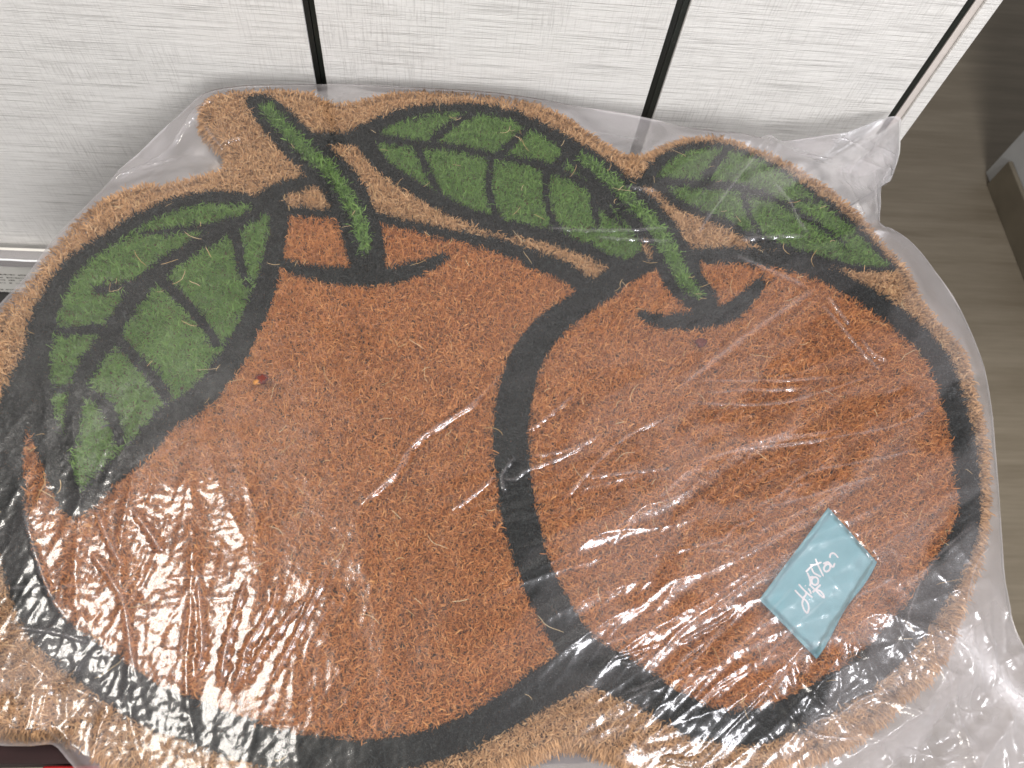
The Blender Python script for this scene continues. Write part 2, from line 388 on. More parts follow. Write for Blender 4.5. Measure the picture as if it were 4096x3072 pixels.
def in_strokes(P, strokes, grow=0):
    r = np.zeros(len(P), bool)
    for pts, w in strokes:
        k = 4
        q = smooth(pts, k); ww = np.interp(np.arange(len(q)) / k, np.arange(len(w)), w)
        m = on_z(q); rad = (ww + (grow if max(w) > 62 else min(grow, -5))) * px_scale(q) / 2
        lo, hi = m.min(0) - rad.max(), m.max(0) + rad.max()
        idx = np.where((P[:, 0] > lo[0]) & (P[:, 0] < hi[0]) & (P[:, 1] > lo[1]) & (P[:, 1] < hi[1]) & ~r)[0]
        if not len(idx): continue
        Q = P[idx]; hit = np.zeros(len(idx), bool)
        for i in range(len(m) - 1):
            d, t = seg_dist(Q, m[i], m[i+1])
            hit |= d < rad[i] * (1 - t) + rad[i+1] * t
        r[idx] |= hit
    return r

TAN, OL, OR_, GL, GM, GR, SL, SR, BK = range(9)
def classify(P):
    c = np.full(len(P), TAN)
    c[inside(P, on_z(smooth(ORANGE_L, 4, True)))] = OL
    c[inside(P, on_z(smooth(ORANGE_R, 4, True)))] = OR_
    for k, poly in ((GL, LEAF_L), (GM, LEAF_M), (GR, LEAF_R)):
        c[inside(P, on_z(smooth(poly, 3, True)))] = k
    c[in_strokes(P, BLACK, 14)] = BK
    c[in_strokes(P, [(STEM_L[1:-1], [46, 52, 56, 58, 56, 56, 54, 52, 46])])] = SL
    c[in_strokes(P, [(STEM_R[1:-1], [30, 46, 52, 60, 66, 56, 44])])] = SR
    c[in_strokes(P, [([(2585, 945), (2600, 985), (2606, 1018)], [24, 34, 28])])] = TAN
    return c

# ------------------------------------------------------------------ plastic bag
BAG = fv([(236, 392), (262, 362), (300, 330), (345, 285), (390, 245), (425, 212), (450, 198), (500, 188), (560, 184), (640, 182), (700, 182), (800, 184), (880, 188), (960, 192),
          (1040, 198), (1100, 205), (1180, 217), (1260, 232), (1340, 243), (1405, 256), (1470, 272), (1540, 284), (1600, 288), (1640, 297), (1665, 292), (1690, 305), (1730, 300), (1780, 293), (1830, 285),
          (1870, 270), (1905, 256), (1930, 251), (1947, 256), (1945, 290), (1944, 330), (1930, 375), (1922, 392), (1904, 403), (1903, 440), (1901, 484), (1925, 493), (1960, 515), (1990, 545), (2020, 585),
          (2060, 640), (2090, 700), (2115, 760), (2130, 810), (2142, 880), (2150, 960), (2156, 1040), (2160, 1100), (2166, 1180), (2172, 1260), (2183, 1310), (2188, 1340), (2212, 1395), (2260, 1450),
          (2330, 1540), (2400, 1640), (2400, 1760), (2200, 1790), (1800, 1780), (1300, 1780), (800, 1790), (400, 1760), (200, 1690), (155, 1652), (135, 1628), (112, 1608), (60, 1612), (-40, 1605),
          (-130, 1560), (-170, 1400), (-170, 1100), (-130, 850), (-70, 740), (0, 655), (30, 625), (62, 590), (100, 535), (150, 480), (200, 430)])
ZE = T + 0.015
bag_out = on_z(smooth(BAG, 4, True), ZE)
bag = empty('plastic_bag', 'clear crinkled plastic bag wrapped round the orange shaped doormat', 'plastic bag', (0, 0.3, T))
step = 0.00102
blo, bhi = bag_out.min(0) - 2 * step, bag_out.max(0) + 2 * step
nx, ny = int((bhi[0] - blo[0]) / step) + 1, int((bhi[1] - blo[1]) / step) + 1
gx, gy = np.meshgrid(blo[0] + np.arange(nx) * step, blo[1] + np.arange(ny) * step)
G = np.column_stack([gx.ravel(), gy.ravel()])
ins = inside(G, bag_out)
quad = (np.arange(ny - 1)[:, None] * nx + np.arange(nx - 1)[None, :]).ravel()
quads = np.column_stack([quad, quad + 1, quad + nx + 1, quad + nx])
keep = ins[quads].sum(1) >= 2
quads = quads[keep]
used = np.unique(quads); remap = np.full(len(G), -1); remap[used] = np.arange(len(used))
quads = remap[quads]; G = G[used]; ins = ins[used]
o_idx = np.where(~ins)[0]
_, nearp = poly_nearest(G[o_idx], bag_out); G[o_idx] = nearp

def film_height(G):
    x, y = G[:, 0], G[:, 1]
    md, _ = poly_nearest(G, mat_out[::2]); im = inside(G, mat_out); sd = np.where(im, -md, md)      # >0 outside the mat
    bd, _ = poly_nearest(G, bag_out[::2])
    base = np.where(im, Z_PILE + 0.0024, Z_PILE + 0.0024 - 0.0085 * sstep(0.0, 0.035, sd))
    base = np.minimum(base, ZE + 0.0085 * sstep(0, 0.010, bd))
    # zone weights
    def blob(px, py, rx, ry):
        c = on_z([(px * FV, py * FV)])[0]; k = PXM * FV
        return np.exp(-(((x - c[0]) / (rx * k)) ** 2 + ((y - c[1]) / (ry * k)) ** 2))
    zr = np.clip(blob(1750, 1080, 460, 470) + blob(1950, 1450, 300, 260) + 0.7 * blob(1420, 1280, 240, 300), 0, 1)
    zl = np.clip(blob(330, 1330, 330, 300) + blob(60, 1250, 200, 300), 0, 1)
    zc = np.clip(blob(2050, 1560, 260, 220) + blob(1880, 360, 110, 120) + 0.7 * blob(60, 1530, 140, 130), 0, 1)
    zu = np.clip(blob(1720, 400, 260, 160) + 0.8 * blob(330, 320, 120, 110) + 0.5 * blob(2050, 750, 120, 260), 0, 1)
    h = np.zeros(len(G)); wh = np.zeros(len(G))
    def ridged(ang, fp, fl, seed, sharp=1.0):
        ca, sa = math.cos(ang), math.sin(ang)
        a, b = x * ca + y * sa, -x * sa + y * ca
        w = perlin(x * 9, y * 9, seed + 50) * 0.012
        n1 = 1 - np.abs(perlin(a * fl, (b + w) * fp, seed)) * 1.6
        return np.clip(n1, 0, 1) ** (2.0 * sharp)
    # sheet-scale folds on the right orange, running up to the right
    h += zr * (0.0030 * ridged(0.52, 24, 3.2, 1) + 0.0012 * ridged(0.38, 50, 6, 2) + 0.0004 * ridged(0.75, 95, 12, 3))
    # fan of folds low on the left
    h += zl * (0.0013 * ridged(1.85, 26, 4, 4) + 0.0004 * ridged(1.35, 70, 10, 5))
    # crumpled corners
    h += zc * (0.0060 * ridged(0.9, 18, 9, 7, 1.6) + 0.0045 * ridged(2.2, 28, 12, 8, 1.8) + 0.0022 * ridged(1.4, 55, 18, 9, 1.6))
    h += zu * (0.0028 * ridged(0.85, 24, 8, 10) + 0.0018 * ridged(2.4, 40, 14, 11))
    # crumple grain
    amp = 0.00006 + np.clip(0.00006 * zr + 0.00014 * zl + 0.00026 * zc + 0.00008 * zu, 0, 0.0003)
    h += amp * (perlin(x * 190, y * 190, 12) + 0.6 * perlin(x * 330, y * 330, 13))
    h += 0.0010 * perlin(x * 14, y * 14, 14) + 0.0004 * perlin(x * 45, y * 45, 15)
    # single creases traced from the photograph: (points, height mm, half width mm)
    for pts, hm, wm in CREASES:
        m = on_z(smooth(pts, 4), Z_PILE + 0.003)
        nseg = len(m) - 1
        lo_, hi_ = m.min(0) - wm * 0.003, m.max(0) + wm * 0.003
        idx = np.where((x > lo_[0]) & (x < hi_[0]) & (y > lo_[1]) & (y < hi_[1]))[0]
        if not len(idx): continue
        Q = G[idx]; best = np.full(len(idx), 1e9); along = np.zeros(len(idx))
        for i in range(nseg):
            d, t = seg_dist(Q, m[i], m[i+1]); k = d < best
            best[k] = d[k]; along[k] = (i + t[k]) / nseg
        w = wm * 0.001 * (0.75 + 0.5 * np.sin(along * 21 + len(pts)) ** 2)
        prof = np.clip(1 - best / w, 0, 1) ** 1.6
        taper = np.clip(np.minimum(along, 1 - along) * 6, 0.15, 1)
        wob = 1 + 0.22 * perlin(Q[:, 0] * 120, Q[:, 1] * 120, 31)
        hc = hm * 0.001 * prof * taper * wob
        h[idx] = np.maximum(h[idx], h[idx] * 0.5 + hc); wh[idx] = np.maximum(wh[idx], prof ** 3 * taper)
    cq = on_z([(3310, 2032), (3505, 2250), (3262, 2635), (3034, 2400)], Z_PILE)      # film lies flatter over the stiff card
    cd_, _ = poly_nearest(G, cq); h *= 1 - 0.5 * np.where(inside(G, cq), sstep(0, 0.004, cd_), 0)
    edge = sstep(0.0, 0.006, bd)
    z = base + h * (0.25 + 0.75 * edge)
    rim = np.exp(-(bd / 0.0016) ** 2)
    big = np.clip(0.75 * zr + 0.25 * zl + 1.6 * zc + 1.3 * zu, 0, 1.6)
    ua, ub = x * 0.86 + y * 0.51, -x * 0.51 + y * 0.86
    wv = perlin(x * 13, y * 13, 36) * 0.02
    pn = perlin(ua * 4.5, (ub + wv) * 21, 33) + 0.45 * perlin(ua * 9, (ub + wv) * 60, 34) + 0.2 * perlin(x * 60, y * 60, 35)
    sheen_patch = sstep(-0.22, 0.12, pn)  # diagonal bands that paint the film's pinkish sheen into its haze
    haze = 0.09 + 1.05 * big * (0.10 + 0.90 * sheen_patch) + 0.10 * perlin(x * 7, y * 7, 37) * (1 - big.clip(0, 1)) + 1.5 * wh + 1.2 * rim + 0.7 * sstep(0.0, 0.02, sd)
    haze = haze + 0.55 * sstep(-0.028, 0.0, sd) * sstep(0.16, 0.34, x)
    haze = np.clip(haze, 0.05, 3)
    return z, haze
CREASES = []
def cr_(k, hm, wm, *lists):
    for L in lists: CREASES.append((c_(k, L), hm, wm))
cr_(7, 1.9, 5.5, [(150, 0), (220, 280), (320, 560), (430, 720)], [(600, 0), (700, 250), (790, 400)], [(540, 250), (700, 460), (790, 640), (830, 900), (890, 1190)],
    [(1250, 380), (1270, 700), (1280, 900), (1240, 1100)], [(1560, 450), (1480, 720), (1420, 950), (1400, 1150)], [(1760, 450), (1720, 640), (1560, 900), (1540, 1000), (1460, 1200)],
    [(1960, 550), (1750, 800), (1640, 950), (1560, 1130)], [(2080, 400), (1960, 640), (1830, 900), (1700, 1130)], [(820, 0), (960, 190), (1020, 300)])
cr_(7, 0.6, 3.5, [(0, 520), (300, 515), (650, 500)], [(1020, 590), (1300, 585), (1520, 580)], [(1040, 460), (1450, 440)], [(2100, 600), (1950, 870), (1920, 1010)], [(1180, 650), (1150, 850), (1130, 960)], [(1420, 600), (1450, 680)])
cr_(7, 2.2, 3.6, [(20, 770), (330, 800), (600, 880)], [(0, 1100), (200, 1250), (300, 1400), (480, 1640)])
cr_(5, 2.2, 5.5, [(1150, 740), (950, 960), (720, 1110), (600, 1190), (520, 1280), (440, 1410), (300, 1540), (220, 1620)])
cr_(5, 1.6, 3.8, [(1080, 1430), (950, 1540), (800, 1650)], [(1590, 900), (1400, 1060), (1280, 1150)], [(1750, 1160), (1550, 1260), (1290, 1310)],
    [(1700, 1190), (1500, 1310), (1280, 1390), (1200, 1450), (1090, 1440)], [(2210, 1040), (1900, 1180), (1650, 1420), (1530, 1560)], [(1640, 1440), (1900, 1410), (2212, 1380)], [(1200, 1310), (1120, 1420), (1140, 1540)])
cr_(6, 2.4, 4.2, [(930, 340), (1050, 480), (1180, 640), (1310, 770)], [(970, 290), (1040, 390), (1110, 480)], [(1180, 560), (1260, 660), (1350, 700)])
cr_(6, 2.0, 8.0, [(920, 230), (430, 560), (0, 900)], [(380, 30), (600, 130), (850, 240)])
cr_(6, 1.3, 3.5, [(60, 970), (400, 980), (700, 960), (1000, 880), (1310, 770)], [(200, 910), (500, 890), (850, 870)], [(150, 830), (600, 830), (1000, 800)], [(0, 1390), (450, 1260), (1000, 1190), (1400, 1110), (1700, 960)],
    [(480, 1640), (650, 1560), (850, 1410), (1250, 1330), (1600, 1240)], [(560, 1640), (1000, 1520), (1250, 1440)], [(1340, 900), (1440, 870)])
cr_(8, 1.7, 3.2, [(0, 250), (280, 240), (380, 140), (520, 90)], [(0, 300), (300, 290), (430, 310), (560, 240), (720, 150), (880, 60)], [(0, 550), (150, 470), (430, 310)], [(0, 890), (150, 800), (270, 740), (400, 640)],
    [(0, 1070), (120, 980), (350, 710)], [(0, 1160), (130, 1090), (280, 1010), (420, 880), (600, 680), (800, 460)], [(70, 1350), (230, 1190), (500, 1030), (620, 910), (740, 790), (900, 640), (1060, 520)],
    [(280, 1500), (430, 1340), (560, 1210), (690, 1060), (830, 930), (900, 880), (1040, 810)], [(0, 1600), (120, 1620), (220, 1560), (300, 1490)], [(1100, 650), (1150, 580), (1280, 520), (1400, 440)])
cr_(8, 2.4, 3.4, [(840, 1400), (920, 1350), (1020, 1330), (1150, 1240), (1300, 1180), (1420, 1160)], [(830, 1405), (900, 1450), (1050, 1470), (1310, 1480), (1400, 1450)], [(1310, 1480), (1500, 1540), (1700, 1590), (1900, 1570), (2050, 1620)],
    [(1900, 120), (1740, 240), (1580, 420), (1480, 650), (1380, 900), (1320, 1010)], [(1830, 650), (1750, 870), (1700, 1080), (1820, 1270), (1920, 1310), (2040, 1280)], [(2010, 240), (1900, 380), (1830, 650)],
    [(2050, 1300), (2040, 1560)], [(1650, 1280), (1590, 1380), (1680, 1420)], [(1880, 760), (1800, 1000), (1830, 1270)], [(2050, 800), (1960, 1000), (1900, 1200)], [(2120, 950), (2180, 1250), (2210, 1400)])
cr_(3, 3.6, 3.8, [(980, 865), (1090, 845), (1170, 890), (1250, 950)], [(740, 980), (940, 970), (1050, 1000)], [(1060, 1010), (1060, 1110), (1110, 1200), (1160, 1300), (1240, 1420)], [(1260, 950), (1270, 1050), (1290, 1160), (1300, 1400)],
    [(1350, 750), (1300, 860), (1230, 960), (1100, 1080)], [(620, 860), (580, 950)], [(1390, 1000), (1330, 1140)])
cr_(3, 2.2, 6.0, [(540, 960), (400, 1130), (200, 1400), (160, 1480)], [(610, 1130), (730, 1280), (780, 1390), (860, 1490)], [(850, 1500), (600, 1500), (400, 1520)])
cr_(2, 1.8, 5.0, [(1400, 1440), (1700, 1460), (2200, 1440)], [(1640, 830), (1850, 860), (2000, 850)], [(1900, 1180), (2100, 1210)], [(1700, 1500), (2200, 1530)])
cr_(1, 3.0, 3.6, [(690, 1140), (1000, 950), (1240, 690), (1360, 630)], [(1170, 790), (1290, 680)], [(1290, 790), (1350, 880), (1410, 940)], [(700, 1130), (900, 1040), (1130, 960)], [(1410, 905), (1530, 870)])
CREASES += [([(1900 + a * .452, 2500 + b * .452) for a, b in L], 1.9, 3.2) for L in (
    [(1070, 40), (1200, 0)], [(1080, 190), (1240, 140), (1500, 60), (1700, -60)], [(1180, 300), (1300, 270), (1500, 210), (1700, 140)], [(1290, 320), (1380, 340), (1560, 230)], [(1290, 610), (1500, 540), (1740, 430), (1860, 280), (2200, 30)],
    [(1280, 850), (1380, 800), (1560, 690)], [(1380, 970), (1600, 790), (1960, 540)], [(1790, 560), (1960, 480), (2190, 400)], [(1600, 1180), (1780, 1190), (1950, 1220), (2060, 1150), (2200, 990)], [(1340, 760), (1370, 660), (1560, 560)])]
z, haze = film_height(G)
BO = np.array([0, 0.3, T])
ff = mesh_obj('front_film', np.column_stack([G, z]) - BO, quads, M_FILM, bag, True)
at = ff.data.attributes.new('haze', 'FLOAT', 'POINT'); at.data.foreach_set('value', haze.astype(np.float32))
zgrid = np.full(nx * ny, -1.0); zgrid[used[ins]] = z[ins]
def film_z(xy):
    i = np.clip(((xy[:, 0] - blo[0]) / step).astype(int), 0, nx - 2); j = np.clip(((xy[:, 1] - blo[1]) / step).astype(int), 0, ny - 2)
    b = j * nx + i
    return np.minimum(np.minimum(zgrid[b], zgrid[b + 1]), np.minimum(zgrid[b + nx], zgrid[b + nx + 1]))
def under_film(V, tone):
    keep = np.ones(len(V), bool)
    for k in (2, 4):
        f = film_z(V[:, k, :2]); keep &= f > 0
        over = np.maximum(V[:, k, 2] - (f - 0.0007), 0)
        V[:, k, 2] -= over; V[:, k + 1, 2] -= over
    keep &= V[:, 4, 2] > T + 0.0022
    return V[keep], tone[keep]

# ------------------------------------------------------------------ doormat
mat = empty('doormat', 'coir doormat shaped like two oranges with green leaves, inside the clear bag', 'doormat', (0, 0.3, T))
MO = np.array([0, 0.3, T])
def prism(name, poly, z0, z1, mt, parent, off):
    n = len(poly)
    V = [(x, y, z0) for x, y in poly] + [(x, y, z1) for x, y in poly]
    Fc = [tuple(range(n - 1, -1, -1)), tuple(range(n, 2 * n))] + [(i, (i+1) % n, n + (i+1) % n, n + i) for i in range(n)]
    return mesh_obj(name, np.array(V) - off, Fc, mt, parent)
# shrink the outline a little for the backing so that the bristles overhang it
d_in = mat_out - np.roll(mat_out, 1, 0); nrm = np.stack([-d_in[:, 1], d_in[:, 0]], 1); nrm /= np.linalg.norm(nrm, axis=1)[:, None] + 1e-9
cen = mat_out.mean(0)
test = inside(mat_out + nrm * 0.002, mat_out)
inward = np.where(test[:, None], nrm, -nrm)
prism('backing', mat_out + inward * 0.003, T + 0.003, T + 0.0085, M_BACKING, mat, MO)

lo, hi = mat_out.min(0), mat_out.max(0)
N = 600000
P = rng.random((N, 2)) * (hi - lo) + lo
P = P[inside(P, mat_out)]
cls = classify(P)
edge_d, edge_near = poly_nearest(P, mat_out[::2])
outd = edge_near - P; outd /= np.linalg.norm(outd, axis=1)[:, None] + 1e-9
def fibres(P, cls_id, outd, edge_d, length, width, tilt, zbase, ztop, curl=1.0, flow=0.5, seed=1):
    r = np.random.default_rng(seed); n = len(P)
    ang = r.random(n) * 2 * np.pi
    fa = perlin(P[:, 0] * 60, P[:, 1] * 60, seed) * 6 + perlin(P[:, 0] * 170, P[:, 1] * 170, seed + 5) * 4
    d = np.stack([np.cos(ang), np.sin(ang)], 1) + flow * np.stack([np.cos(fa), np.sin(fa)], 1)
    e = np.exp(-edge_d / 0.006)[:, None]
    d = d * (1 - 0.8 * e) + outd * e * 1.3
    d /= np.linalg.norm(d, axis=1)[:, None] + 1e-9
    L = length * (0.55 + 0.9 * r.random(n))
    th = np.clip(tilt + 0.30 * r.standard_normal(n), 0.1, 1.5) + 0.35 * e[:, 0]      # from vertical
    dep = zbase + (ztop - zbase) * 0.55 * r.random(n) ** 1.5 + perlin(P[:, 0] * 120, P[:, 1] * 120, seed + 9) * 0.0012
    dep -= 0.006 * e[:, 0]
    p0 = np.column_stack([P, dep])
    v1 = np.column_stack([d * np.sin(th)[:, None], np.cos(th)])
    a2 = curl * r.standard_normal(n)
    d2 = np.stack([d[:, 0] * np.cos(a2) - d[:, 1] * np.sin(a2), d[:, 0] * np.sin(a2) + d[:, 1] * np.cos(a2)], 1)
    th2 = np.clip(th + 0.5 + 0.4 * r.standard_normal(n), 0.2, 2.1)
    v2 = np.column_stack([d2 * np.sin(th2)[:, None], np.cos(th2)])
    p1 = p0 + v1 * (L * 0.5)[:, None]; p2 = p1 + v2 * (L * 0.5)[:, None]
    for p in (p1, p2): p[:, 2] = np.minimum(p[:, 2], ztop - 0.0012 * r.random(n))
    w = width * (0.6 + 0.8 * r.random(n))
    s = np.column_stack([-d[:, 1], d[:, 0], 0.5 * r.standard_normal(n)]); s /= np.linalg.norm(s, axis=1)[:, None]
    s = s * (w / 2)[:, None]
    V = np.stack([p0 - s, p0 + s, p1 - s, p1 + s, p2 - s * 0.5, p2 + s * 0.5], 1)
    tone = np.clip(0.5 + 0.18 * r.standard_normal(n) + 0.12 * perlin(P[:, 0] * 35, P[:, 1] * 35, seed + 3), 0, 1)
    return V, tone
def fibre_obj(name, V, tone, mt, parent, off):
    n = len(V)
    b = np.arange(n)[:, None] * 6
    Fc = np.concatenate([b + [0, 1, 3, 2], b + [2, 3, 5, 4]], 0)
    o = mesh_obj(name, V.reshape(-1, 3) - off, Fc, mt, parent)
    at = o.data.attributes.new('tone', 'FLOAT', 'POINT')
    at.data.foreach_set('value', np.repeat(tone, 6).astype(np.float32))
    return o
ZB = T + 0.0085
spec = [(TAN, 'natural_border', M_TAN, 0.0060, 0.00070, 0.70, 'natural tan coir border around the printed fruit', 1.0),
        (OL, 'orange_fruit', M_ORANGE, 0.0054, 0.00064, 0.66, 'large left orange of dyed coir', 1.0),
        (OR_, 'orange_fruit', M_ORANGE, 0.0054, 0.00064, 0.68, 'smaller right orange of dyed coir', 1.0),
        (GL, 'leaf', M_GREEN, 0.0054, 0.00064, 0.66, 'broad green leaf hanging on the left', 1.0),
        (GM, 'leaf', M_GREEN, 0.0054, 0.00064, 0.66, 'green leaf in the middle', 1.0),
        (GR, 'leaf', M_GREEN, 0.0054, 0.00064, 0.66, 'green leaf at the upper right', 1.0),
        (SL, 'stem', M_GREEN, 0.0075, 0.00095, 0.62, 'green stem of the left orange', 1.0),
        (SR, 'stem', M_GREEN, 0.0075, 0.00095, 0.62, 'green stem of the right orange', 1.0),
        (BK, 'black_outline', M_BLACK, 0.0060, 0.00095, 0.95, 'black dyed outlines and leaf veins', 0.9)]
for k, name, mt, L, W, tilt, lab, fr in spec:
    m = cls == k
    Vf, tone = fibres(P[m], k, outd[m], edge_d[m], L, W, tilt, ZB, Z_PILE if k != BK else Z_PILE - 0.001, seed=20 + k)
    if k not in (BK, SL, SR):                                   # pile beside a black line stays on its side of it
        bad = in_strokes(Vf[:, 4, :2], BLACK, 8) & (rng.random(len(Vf)) < 0.93)
        q0 = Vf[bad][:, :1, :2]; Vb_ = Vf[bad]; Vb_[:, 2:, :2] = q0 + (Vb_[:, 2:, :2] - q0) * 0.32; Vf[bad] = Vb_
    Vf, tone = under_film(Vf, tone)
    o = fibre_obj(name, Vf, tone, mt, mat, MO)
    o['kind'] = 'stuff'; o['label'] = lab
# bristles hanging over the edge of the mat
seg = np.roll(mat_out, -1, 0) - mat_out; sl = np.hypot(*seg.T)
ne = 26000
si = rng.choice(len(sl), ne, p=sl / sl.sum()); tt = rng.random(ne)[:, None]
pe = mat_out[si] + seg[si] * tt + inward[si] * (0.001 + 0.004 * rng.random(ne))[:, None]
oe = -inward[si] + 0.35 * rng.standard_normal((ne, 2)); oe /= np.linalg.norm(oe, axis=1)[:, None]
Le = 0.004 + 0.007 * rng.random(ne)
z0 = T + 0.006 + 0.010 * rng.random(ne)
p0 = np.column_stack([pe, z0]); p1 = p0 + np.column_stack([oe * (Le * 0.5)[:, None], 0.001 * rng.standard_normal(ne)])
p2 = p1 + np.column_stack([oe * (Le * 0.35)[:, None], -Le * 0.45 * rng.random(ne)])
p2[:, 2] = np.maximum(p2[:, 2], T + 0.002)
s = np.column_stack([-oe[:, 1], oe[:, 0], 0.5 * rng.standard_normal(ne)]) * (0.00035 * (0.6 + 0.8 * rng.random(ne)))[:, None]
Ve = np.stack([p0 - s, p0 + s, p1 - s, p1 + s, p2 - s * .5, p2 + s * .5], 1)
Ve, te = under_film(Ve, np.clip(0.22 + 0.2 * rng.standard_normal(ne), 0, 1))
o = fibre_obj('edge_bristles', Ve, te, M_TAN, mat, MO)
o['kind'] = 'stuff'; o['label'] = 'natural coir bristles along the cut edge'

# loose pale fibres lying on the pile
def tube_ribbons(name, lines, width, mt, parent=None, off=np.zeros(3), tone=None):
    Vs, Fs, tn = [], [], []
    for li, q in enumerate(lines):
        q = np.asarray(q, float); n = len(q)
        tg = np.gradient(q, axis=0); sd = np.column_stack([-tg[:, 1], tg[:, 0], np.zeros(n)])
        sd /= np.linalg.norm(sd, axis=1)[:, None] + 1e-12
        w = width if np.isscalar(width) else width[li]
        hgt = np.array([0, 0, w * 0.45]); b = len(Vs)
        for i in range(n):
            ww = w * (0.5 if i in (0, n - 1) else 1) / 2
            Vs += [q[i] - sd[i] * ww, q[i] + hgt, q[i] + sd[i] * ww]; tn += [0.5 if tone is None else tone[li]] * 3
        for i in range(n - 1):
            a = b + 3 * i
            Fs += [[a, a + 3, a + 4, a + 1], [a + 1, a + 4, a + 5, a + 2]]
    o = mesh_obj(name, np.array(Vs) - off, np.array(Fs), mt, parent)
    at = o.data.attributes.new('tone', 'FLOAT', 'POINT'); at.data.foreach_set('value', np.array(tn, np.float32))
    return o
lines, lw, lt = [], [], []
cand = P[rng.choice(len(P), 900)]; cand = cand[poly_nearest(cand, mat_out[::3])[0] > 0.012][:230]
for c in cand:
    L = 0.006 + 0.016 * rng.random() ** 2; a = rng.random() * 6.28; k = (rng.random() - 0.5) * 2.6
    n = 7; q = [c]
    for i in range(n - 1):
        q.append(q[-1] + np.array([math.cos(a), math.sin(a)]) * L / (n - 1)); a += k / (n - 1) + 0.15 * rng.standard_normal()
    lines.append(np.column_stack([np.array(q), Z_PILE - 0.0002 + 0.0006 * rng.random(n)])); lw.append(0.00025 + 0.00022 * rng.random()); lt.append(rng.random())
lf = tube_ribbons('loose_fibres', lines, lw, M_BLOND, tone=lt)
tag(lf, 'pale loose coir fibres shed over the printed pile', 'fibres', kind='stuff')

# ------------------------------------------------------------------ teal card with white script
CARD = on_z([(3310, 2032), (3505, 2250), (3262, 2635), (3034, 2400)], Z_PILE + 0.001)
M_CARD = plain('teal_paper', (0.175, 0.36, 0.41), 0.6, 0.05, 60)
M_INK = plain('white_print', (0.70, 0.66, 0.68), 0.6, 0.03, 60)
card = empty('card', 'pale teal paper card with white script lying on the right orange', 'card', (*CARD.mean(0), Z_PILE + 0.001))
CO = np.array([*CARD.mean(0), Z_PILE + 0.001])
def card_h(s, t): return 0.0008 + 0.0005 * np.sin(s * 3.0 + 0.4) * t + 0.0002 * np.sin(t * 6)
n = 17; V = []
for j in range(n):
    for i in range(n):
        s_, t_ = i / (n - 1), j / (n - 1)
        p = (CARD[0] * (1-s_) + CARD[1] * s_) * (1-t_) + (CARD[3] * (1-s_) + CARD[2] * s_) * t_
        if i == n - 1: p = p + (CARD[1] - CARD[0]) * 0.02 * math.sin(t_ * 9)
        V.append((*p, Z_PILE + 0.001 + card_h(s_, t_)))
Fc = np.array([[j*n+i, j*n+i+1, (j+1)*n+i+1, (j+1)*n+i] for j in range(n-1) for i in range(n-1)])
cs = mesh_obj('paper', np.array(V) - CO, Fc, M_CARD, card, True)
sm = cs.modifiers.new('thick', 'SOLIDIFY'); sm.thickness = 0.0004; sm.offset = -1
def z2(pts): return [(3000 + x * 0.3917, 2000 + y * 0.3917) for x, y in pts]
def ring(cx, cy, rx, ry, a0=0, a1=6.3, rot=0):
    out = []
    for a in np.linspace(a0, a1, 14):
        x, y = rx * math.cos(a), ry * math.sin(a)
        out.append((cx + x * math.cos(rot) - y * math.sin(rot), cy + x * math.sin(rot) + y * math.cos(rot)))
    return out
script = [[(448, 922), (490, 968), (532, 1012), (525, 1060), (540, 1115), (575, 1158), (592, 1110), (578, 1050), (540, 1008)],
          [(488, 862), (525, 905), (575, 955), (632, 1000)], [(530, 1008), (560, 975), (565, 935)],
          [(585, 905), (606, 935), (615, 965)], [(553, 876), (560, 884)],
          [(610, 880), (660, 925), (720, 985), (748, 1000), (738, 965), (700, 930), (655, 925), (630, 950)],
          [(640, 940), (680, 900), (710, 870)],
          ring(655, 832, 34, 40), [(590, 800), (625, 790), (650, 795)],
          [(560, 742), (600, 700), (640, 665)], [(575, 745), (595, 790), (610, 850), (600, 885)],
          [(658, 605), (680, 660), (715, 730), (742, 785)], [(600, 670), (660, 665), (720, 640)],
          [(620, 700), (640, 745), (680, 770), (715, 790)],
          ring(778, 698, 30, 40, rot=0.5), [(735, 660), (790, 640), (835, 690), (855, 650)],
          [(805, 600), (812, 560), (840, 548), (868, 566), (890, 596)]]
card_n = []
for q in script:
    m = on_z(smooth(z2(q), 4), Z_PILE + 0.001)
    # height on the card from its bilinear coordinates (affine estimate)
    A = np.column_stack([CARD[1] - CARD[0], CARD[3] - CARD[0]]); st = np.linalg.solve(A, (m - CARD[0]).T)
    card_n.append(np.column_stack([m, Z_PILE + 0.001 + card_h(st[0], st[1]) + 0.00025]))
tube_ribbons('lettering', card_n, 0.0017, M_INK, card, CO)

# ------------------------------------------------------------------ two small dried crumbs
M_CRUMB = plain('dark_red_crumb', (0.11, 0.010, 0.002), 0.8, 0.5, 900)
M_CRUMB2 = plain('amber_crumb', (0.50, 0.20, 0.02), 0.4, 0.4, 900)
def crumb_mesh(name, r, squash, mt, parent, loc, seed):
    rr = np.random.default_rng(seed)
    V, Fc = [], []; nu, nv = 12, 7
    for j in range(nv):
        ph = math.pi * j / (nv - 1)
        for i in range(nu):
            th = 2 * math.pi * i / nu
            k = r * (0.75 + 0.45 * rr.random())
            V.append((loc[0] + k * math.sin(ph) * math.cos(th), loc[1] + k * math.sin(ph) * math.sin(th) * 0.85, loc[2] + k * squash * math.cos(ph)))
    for j in range(nv - 1):
        for i in range(nu):
            Fc.append([j*nu+i, j*nu+(i+1) % nu, (j+1)*nu+(i+1) % nu, (j+1)*nu+i])
    return mesh_obj(name, np.array(V), np.array(Fc), mt, parent)
q = on_z([(1048, 1518)])[0]
cr = empty('crumb', 'dark red crumb with an amber bit on the left orange', 'crumb', (*q, Z_PILE + 0.0006))
